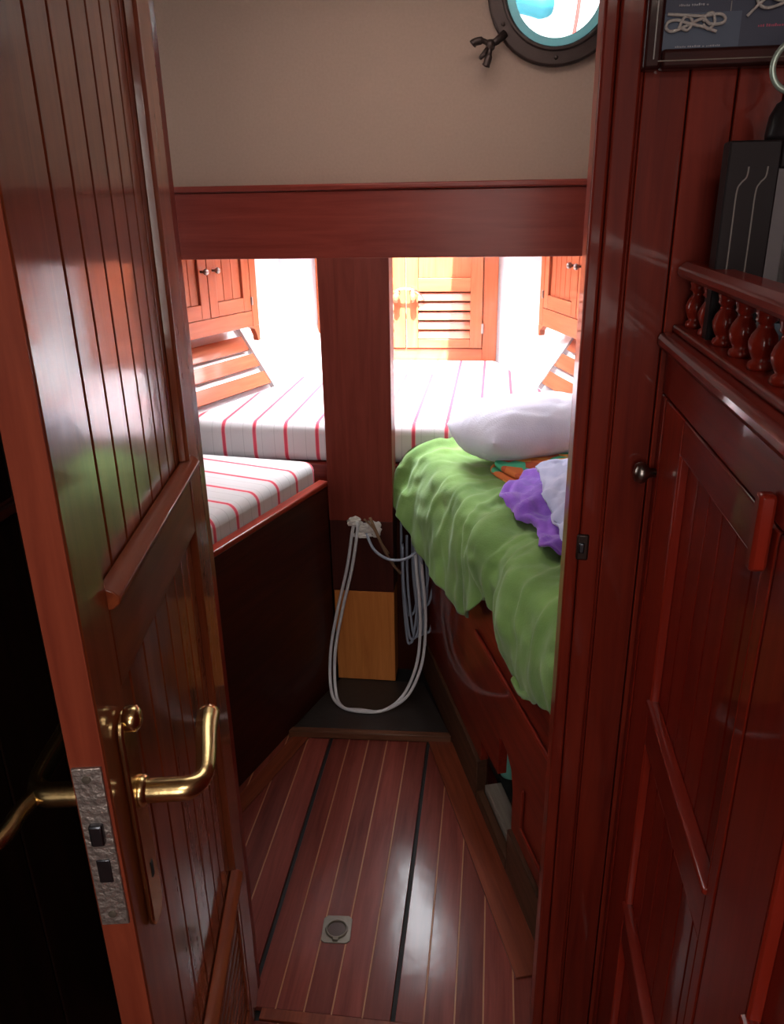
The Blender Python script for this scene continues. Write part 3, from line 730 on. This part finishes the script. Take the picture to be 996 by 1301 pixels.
def slats(P, th, sg, y0, lab):
    r = empty('slat_rack', (P[0], P[1], 0), th, label=lab, cat='slats', group='slatted hull linings')
    f = R(35)
    for t0, t1, e in ((.000, .052, 0), (.076, .128, -.002), (.146, .204, -.008)):
        m = MB(); vs = []
        for w in (0, .012):
            for t in (t0, t1):
                for y in (y0, e):
                    vs.append((sg*(-sin(f)*t + cos(f)*(w-.004)), y, .870+cos(f)*t+sin(f)*(w-.004)))
        m.add(vs, [(0,1,3,2),(4,6,7,5),(0,4,5,1),(2,3,7,6),(0,2,6,4),(1,5,7,3)])
        m.build('slat', M['orange_y'], r, bevel=.0015)
    # end batten, painted
    vs = []
    for w in (-.01, .010):
        for t in (-.02, .25):
            for y in (.004, .016): vs.append((sg*(-sin(f)*t + cos(f)*w), y, .870+cos(f)*t+sin(f)*w))
    MB().add(vs, [(0,1,3,2),(4,6,7,5),(0,4,5,1),(2,3,7,6),(0,2,6,4),(1,5,7,3)]).build('end_batten', M['white'], r)
    return r
slats(PL, TL, 1, -.75, 'three orange wooden slats on the left hull between locker and cushion')
slats(PR, TR, -1, -.42, 'three orange wooden slats on the right hull below the locker')

# louvred chain-locker doors in the forward bulkhead
ld = empty('louvred_locker', (-.37, 3.40, 0), label='pair of orange louvred locker doors in the white far bulkhead', cat='locker doors')
for s_ in (-1, 1):
    x0, x1 = sorted((s_*.322, s_*.382))
    MB().bx(x0, x1, -.022, 0, .862, 1.555).build('frame_stile', M['orange_z'], ld, bevel=.002)
MB().bx(-.322, .322, -.021, 0, .862, .915).build('frame_rail', M['orange_x'], ld, bevel=.002)
for s_ in (-1, 1):
    a, c = sorted((s_*.0015, s_*.320))
    d = MB().bx(a, a+.05, -.030, -.003, .918, 1.54).build('door', M['orange_z'], ld, bevel=.002)
    MB().bx(c-.05, c, -.030, -.003, .918, 1.54).build('door_stile', M['orange_z'], d, bevel=.002)
    MB().bx(a+.05, c-.05, -.029, -.003, .918, .955).build('door_rail', M['orange_x'], d, bevel=.002)
    MB().bx(a+.05, c-.05, -.029, -.003, 1.150, 1.205).build('door_rail', M['orange_x'], d, bevel=.002)
    MB().bx(a+.05, c-.05, -.018, -.003, 1.205, 1.54).build('panel', M['orange_z'], d, bevel=.002)
    lv = MB()
    for k in range(5):
        Mx = Matrix.Translation((0, -.018, .972+.039*k)) @ Matrix.Rotation(R(66), 4, 'X')
        lv.bx(a+.05, c-.05, -.0175, .0175, -.004, .004, Mx)
    o = lv.build('louvres', M['orange_x'], d, bevel=.001)
    MB().bx(a+.05, c-.05, -.004, -.001, .955, 1.15).build('louvre_backing', M['black'], o)
    MB().lathe([(.006, 0), (.006, .014), (.014, .024), (.016, .034), (.012, .044), (.003, .048)], (s_*.034, -.030, 1.150), '-y', 16).build('knob', M['orange_z'], d, smooth=True)
    MB().tube([(s_*.034, -.066, 1.150), (s_*.036, -.072, 1.125), (s_*.036, -.072, 1.112)], [.012, .014, .006], 12).build('pull', M['orange_z'], d, smooth=True)
    for hz in (1.0, 1.45):
        MB().lathe([(.005, -.02), (.005, .02)], (s_*.3215, -.031, hz), 'z', 10).build('hinge', M['knob_m'], d)
MB().tube(smooth_path([(-.040, -.070, 1.160), (0, -.074, 1.168), (.040, -.070, 1.160), (.062, -.05, 1.140), (.075, -.034, 1.118)], 5), .005, 8).build('hook', M['knob_m'], ld, smooth=True)

# ================================================================== RIGHT-HAND SALOON CABINET
CX = .222
sc = empty('side_cabinet', (CX, 0, 0), label='tall red varnished cabinet with panelled doors at the right edge', cat='cabinet')
def cb(x0, x1, y0, y1, z0, z1, nm, mat, par=sc, bev=.002, **k):
    return MB().bx(x0, x1, y0, y1, z0, z1).build(nm, mat, par, bevel=bev, **k)
cb(.022, .43, -.9, 1.056, .02, 1.318, 'body', M['cab_z'])
cb(0, .022, -.9, 1.056, 1.262, 1.318, 'apron', M['cab_y'])
cb(-.014, .43, -.9, 1.056, 1.320, 1.340, 'shelf_top', M['cab_y'], bev=.007)
cb(0, .022, 1.034, 1.056, 0, 1.260, 'corner_stile', M['cab_z'])
def panel_door(y0, y1, knob):
    d = cb(.001, .022, y1-.105, y1, .03, 1.258, 'door', M['cab_z'])
    cb(.001, .022, y0, y0+.022, .03, 1.258, 'door_stile', M['cab_z'], d)
    a, c = y0+.022, y1-.105
    zs = [(.866, 1.215), (.503, .800), (.09, .435)]
    rails = [(1.215, 1.258), (.800, .866), (.435, .503), (.03, .09)]
    for z0, z1 in rails: cb(.0015, .022, a, c, z0, z1, 'door_rail', M['cab_y'], d)
    for z0, z1 in zs:
        m = MB(); n = 6; w = c-a
        for k in range(n): m.bx(.012, .020, a+w*k/n+.0006, a+w*(k+1)/n-.0006, z0, z1)
        p = m.build('grooved_panel', M['cab_z'], d, bevel=.0022)
        pr = [(.012, 0), (-.001, .001), (-.004, .004), (-.003, .008), (.003, .010), (.012, .010)]
        pv_ = [(.012, 0), (.0012, .0005), (.0004, .002), (.0025, .005), (.012, .006)]
        MB().prism(pr, lambda u, v, w_: (u, w_, z0+v-.004), a-.002, c+.002).build('bottom_moulding', M['cab_y'], p, bevel=.001)
        MB().prism(pv_, lambda u, v, w_: (u, c+.001-v, w_), z0, z1).build('side_moulding', M['cab_z'], p, bevel=.001)
        MB().prism(pv_, lambda u, v, w_: (u, a-.001+v, w_), z0, z1).build('side_moulding', M['cab_z'], p, bevel=.001)
        MB().prism([(.012, 0), (.003, .001), (.001, .004), (.012, .004)], lambda u, v, w_: (u, w_, z1-.003+v), a-.002, c+.002).build('top_moulding', M['cab_y'], p, bevel=.001)
    return d
d = panel_door(.592, 1.032, 0)
MB().lathe([(.006, 0), (.006, .008), (.013, .014), (.015, .020), (.012, .027), (.003, .030)], (0, 1.040, 1.155), '-x', 18).build('knob', M['knob_m'], d, smooth=True, label='small dull metal knob')
panel_door(.145, .588, 0); panel_door(-.33, .141, 0); panel_door(-.80, -.334, 0)
tb = MB().prism([(-.006, 1.219), (.006, 1.219), (.0075, 1.224), (.0075, 1.280), (.006, 1.285), (-.006, 1.285), (-.0075, 1.280), (-.0075, 1.224)], lambda u, v, w: (w, .606+u, v), -.014, -.0005)
tb.build('turn_button', M['cab_z'], sc, bevel=.003, label='wooden turn button')
# gallery rail with turned balusters
gr = empty('gallery_rail', (.245, 0, 1.340), label='turned wooden gallery rail along the cabinet shelf edge', cat='rail')
MB().bx(-.020, .022, -.9, 1.052, 0, .010).build('base_rail', M['cab_y'], gr, bevel=.003)
out = [(-.020, .068), (-.023, .073), (-.022, .080), (-.014, .086), (.012, .086), (.020, .080), (.021, .073), (.018, .068)]
MB().prism(out, lambda u, v, w: (u, w, v), -.9, 1.048).build('top_rail', M['cab_y'], gr, bevel=.002, bseg=3)
prof = [(r_*.86, z_) for r_, z_ in [(.0125, .010), (.0135, .013), (.0125, .017), (.009, .019), (.0115, .023), (.0145, .029), (.0155, .035), (.013, .042), (.0085, .048), (.0075, .052), (.0115, .055), (.0105, .058), (.012, .062), (.0125, .068)]]
b0 = MB().lathe(prof, (0, 1.025, 0), 'z', 18).build('baluster', M['cab_z'], gr, smooth=True)
for k in range(1, 16):
    c = b0.copy(); COL.objects.link(c); c.parent = gr; c.location = (0, -.0655*k, 0)

# dark glass-fronted case standing on the shelf
gc = empty('display_case', (.30, .93, 1.340), label='dark lacquered glass-fronted case standing on the shelf behind the rail', cat='case')
MB().bx(-.062, .26, .0205, .036, 0, .213).build('body', M['box_dark'], gc, bevel=.002)
f = MB().bx(-.064, -.012, 0, .02, 0, .213).bx(-.012, .26, 0, .02, .186, .213).bx(-.012, .26, 0, .02, 0, .02)
f = f.build('frame', M['box_dark'], gc, bevel=.002)
for xo in (-.052, -.033):
    MB().tube(smooth_path([(xo, -.001, 0), (xo, -.001, .12), (xo, -.001, .162), (xo+.003, -.001, .172), (xo+.008, -.001, .178), (xo+.009, -.001, .188)], 6), .0008, 6).build('inlay_line', M['pin'], f)
MB().bx(-.012, .004, .004, .016, .02, .186).build('mount_strip', M['grey_mat'], gc, bevel=.001)
MB().bx(.004, .25, .008, .016, .02, .186).build('glass', M['dark_glass'], gc)
# lantern with ring handle on top of the case
ln = empty('lantern', (.300, .962, 1.553), label='dark lantern top with a pale green ring handle above the display case', cat='lantern')
MB().lathe([(.021, 0), (.022, .006), (.020, .024), (.014, .036), (.007, .040), (.006, .046)], O, 'z', 24).build('cap', M['box_dark'], ln, smooth=True)
MB().tube([(.024*cos(2*pi*k/36), 0, .070+.024*sin(2*pi*k/36)) for k in range(36)], .0032, 10, closed=True).build('ring_handle', M['green_ring'], ln, smooth=True)
# blue folded cover lying on the shelf
bc = empty('folded_cover', (.305, .80, 1.340), label='folded blue-grey cloth lying on the shelf behind the balusters', cat='cloth')
MB().bx(-.030, .06, -.20, .10, 0, .018).bx(-.028, .058, -.195, .096, .0185, .034).build('folds', M['blue_cloth'], bc, bevel=.006, bseg=3)

# framed knot board on the bulkhead
pf = empty('knot_board', (.24, YB, 1.72), label='dark framed board of sailor knots hanging on the bulkhead at top right', cat='picture')
def pb(x0, x1, z0, z1, y0, y1, nm, mat, bev=.002, par=pf): return MB().bx(x0, x1, y0, y1, z0, z1).build(nm, mat, par, bevel=bev)
FX0, FX1, FZ0, FZ1 = -.083, .22, -.086, .20
fr = pb(FX0, FX0+.020, FZ0, FZ1, -.024, -.0005, 'frame', M['frame_dark'], .004)
pb(FX1-.020, FX1, FZ0, FZ1, -.024, -.0005, 'frame_side', M['frame_dark'], .004, fr)
pb(FX0+.020, FX1-.02, FZ0, FZ0+.020, -.024, -.0005, 'frame_side', M['frame_dark'], .004, fr)
pb(FX0+.020, FX1-.02, FZ1-.02, FZ1, -.024, -.0005, 'frame_side', M['frame_dark'], .004, fr)
pb(FX0+.0105, FX0+.0118, FZ0+.01, FZ1-.01, -.0248, -.022, 'frame_line', M['pin'], 0, fr)
pb(FX0+.016, FX1-.02, FZ0+.0075, FZ0+.0085, -.0248, -.022, 'frame_line', M['brass_dull'], 0, fr)
pb(FX0+.018, FX1-.018, FZ0+.018, FZ1-.018, -.008, -.001, 'backing', M['navy'], 0)
pb(-.062, .021, -.066, -.030, -.0095, -.0078, 'card', M['navy_card'], 0)
def rope(paths, nm='knot', r=.0017):
    m = MB()
    for p in paths: m.tube(smooth_path([(x, -.0125-.002*(k % 2), z) for k, (x, z) in enumerate(p)], 8), r, 7)
    m.build(nm, M['rope'], pf, smooth=True)
rope([[(-.059, -.031), (-.040, -.033), (-.020, -.034), (-.004, -.033), (.003, -.037), (.000, -.042), (-.012, -.042), (-.022, -.037), (-.038, -.043), (-.052, -.048), (-.059, -.045), (-.058, -.039), (-.048, -.037), (-.036, -.041), (-.018, -.045), (-.005, -.050)],
      [(-.046, -.046), (-.042, -.036), (-.036, -.034), (-.032, -.040), (-.036, -.047), (-.044, -.045)],
      [(-.020, -.042), (-.014, -.047), (-.008, -.041), (-.011, -.032), (-.017, -.033), (-.020, -.040)]])
rope([[(.026, -.036), (.036, -.026), (.046, -.018), (.056, -.012), (.070, -.010)], [(.033, -.016), (.037, -.026), (.047, -.029), (.060, -.026), (.072, -.020), (.085, -.016)],
      [(.040, -.010), (.050, -.020), (.064, -.022), (.078, -.012)]], 'knot')
def scribble(x0, x1, z, mat, nm, h=.0025):
    m = MB(); x = x0; rnd = random.Random(int(x0*1e4)+7)
    while x < x1:
        w = rnd.uniform(.0012, .0026); hh = h*rnd.uniform(.5, 1)
        m.bx(x, x+w*.75, -.0085 if mat is M['ink_red'] else -.0099, -.0078, z, z+hh); x += w+(.0018 if rnd.random() < .2 else .0004)
    m.build(nm, mat, pf)
scribble(-.047, .000, -.0635, M['ink'], 'caption', .002)
scribble(-.047, -.016, -.0235, M['ink'], 'caption'); scribble(.040, .090, -.046, M['ink_red'], 'caption', .003)
MB().bx(.0085, .0093, -.009, -.0078, -.034, -.020).build('frame_line', M['pin'], pf)

# ================================================================== OUTSIDE THE PORTHOLE
aw = empty('deck_canvas', (.25, 3.9, 2.0), label='pale canvas cover on deck seen through the porthole', cat='canvas')
G = [[(-1.2+.12*i, .35*j/6+.02*sin(i*1.3+j), -.42+.24*j+.02*sin(i*.9)) for j in range(7)] for i in range(21)]
MB().grid(G).build('sheet', M['canvas'], aw, smooth=True, solid=.01)
tq = empty('deck_tarpaulin', (.14, 3.55, 2.20), label='rolled turquoise tarpaulin on deck seen through the porthole', cat='tarpaulin')
MB().tube(smooth_path([(-.75, 0, .05), (-.30, -.02, .045), (-.08, 0, .015), (.02, .01, -.010), (.05, .01, -.016)], 6), [.05]*18+[.045, .04, .036, .03, .026, .022, .012], 14).build('roll', M['turq'], tq, smooth=True)
cable_obj('red_line', [[(.245, 3.6, 1.85), (.262, 3.6, 2.02), (.285, 3.58, 2.2), (.29, 3.56, 2.45)]], .007, M['redrope'], 'thin red cord hanging on deck behind the porthole', 'cord')

# ================================================================== LIGHT
w = bpy.data.worlds.new('sky'); S.world = w; w.use_nodes = True
bg = w.node_tree.nodes['Background']; bg.inputs[0].default_value = (.70, .88, 1, 1); bg.inputs[1].default_value = 2.2
def area(name, loc, sx, sy, power, col, rot=(0, 0, 0), spread=180):
    l = bpy.data.lights.new(name, 'AREA'); l.shape = 'RECTANGLE'; l.size = sx; l.size_y = sy; l.energy = power; l.color = col
    l.spread = R(spread)
    o = bpy.data.objects.new(name, l); COL.objects.link(o); o.location = loc; o.rotation_euler = rot; return o
area('bow_hatch_daylight', (-.35, 2.86, 1.63), .38, .86, 44, (.90, .95, 1), spread=130)
area('cabin_fill_light', (-.20, 1.65, 2.17), .68, .58, 4.2, (1, .95, .92))  # added fill for the bunk cabin; its hatch is made up
area('saloon_fill_light', (.15, -.72, 2.17),   .68, .73, 13, (1, .94, .88))  # added overhead fill for the saloon; its ceiling opening is made up
area('companionway_daylight', (-.05, -1.575, 1.45), .62, 1.0, 13, (1, .94, .88), (R(90), 0, 0))
l = bpy.data.lights.new('sun', 'SUN'); l.energy = 80; l.angle = R(1.2); l.color = (1, .97, .92)
o = bpy.data.objects.new('sun', l); COL.objects.link(o)
o.rotation_euler = Vector((-.05, .60, -1)).to_track_quat('-Z', 'Y').to_euler()

# ================================================================== CAMERA
cam = bpy.data.cameras.new('camera'); co = bpy.data.objects.new('camera', cam); COL.objects.link(co)
cam.sensor_fit = 'HORIZONTAL'; cam.sensor_width = 36; cam.lens = 36*1000/996; cam.clip_start = .02
p, y, r = R(21.5), R(7.5), R(1.0)
f0 = Vector((-sin(y)*cos(p), cos(y)*cos(p), -sin(p))); r0 = Vector((cos(y), sin(y), 0)); u0 = r0.cross(f0)
RR = r0*cos(r)-u0*sin(r); UU = u0*cos(r)+r0*sin(r)
mat = Matrix((RR, UU, -f0)).transposed().to_4x4(); mat.translation = Vector((0, 0, 1.5))
co.matrix_world = mat
S.camera = co
S.view_settings.view_transform = 'Standard'; S.view_settings.look = 'None'
S.view_settings.exposure = 0; S.view_settings.gamma = 1; S.view_settings.use_curve_mapping = False
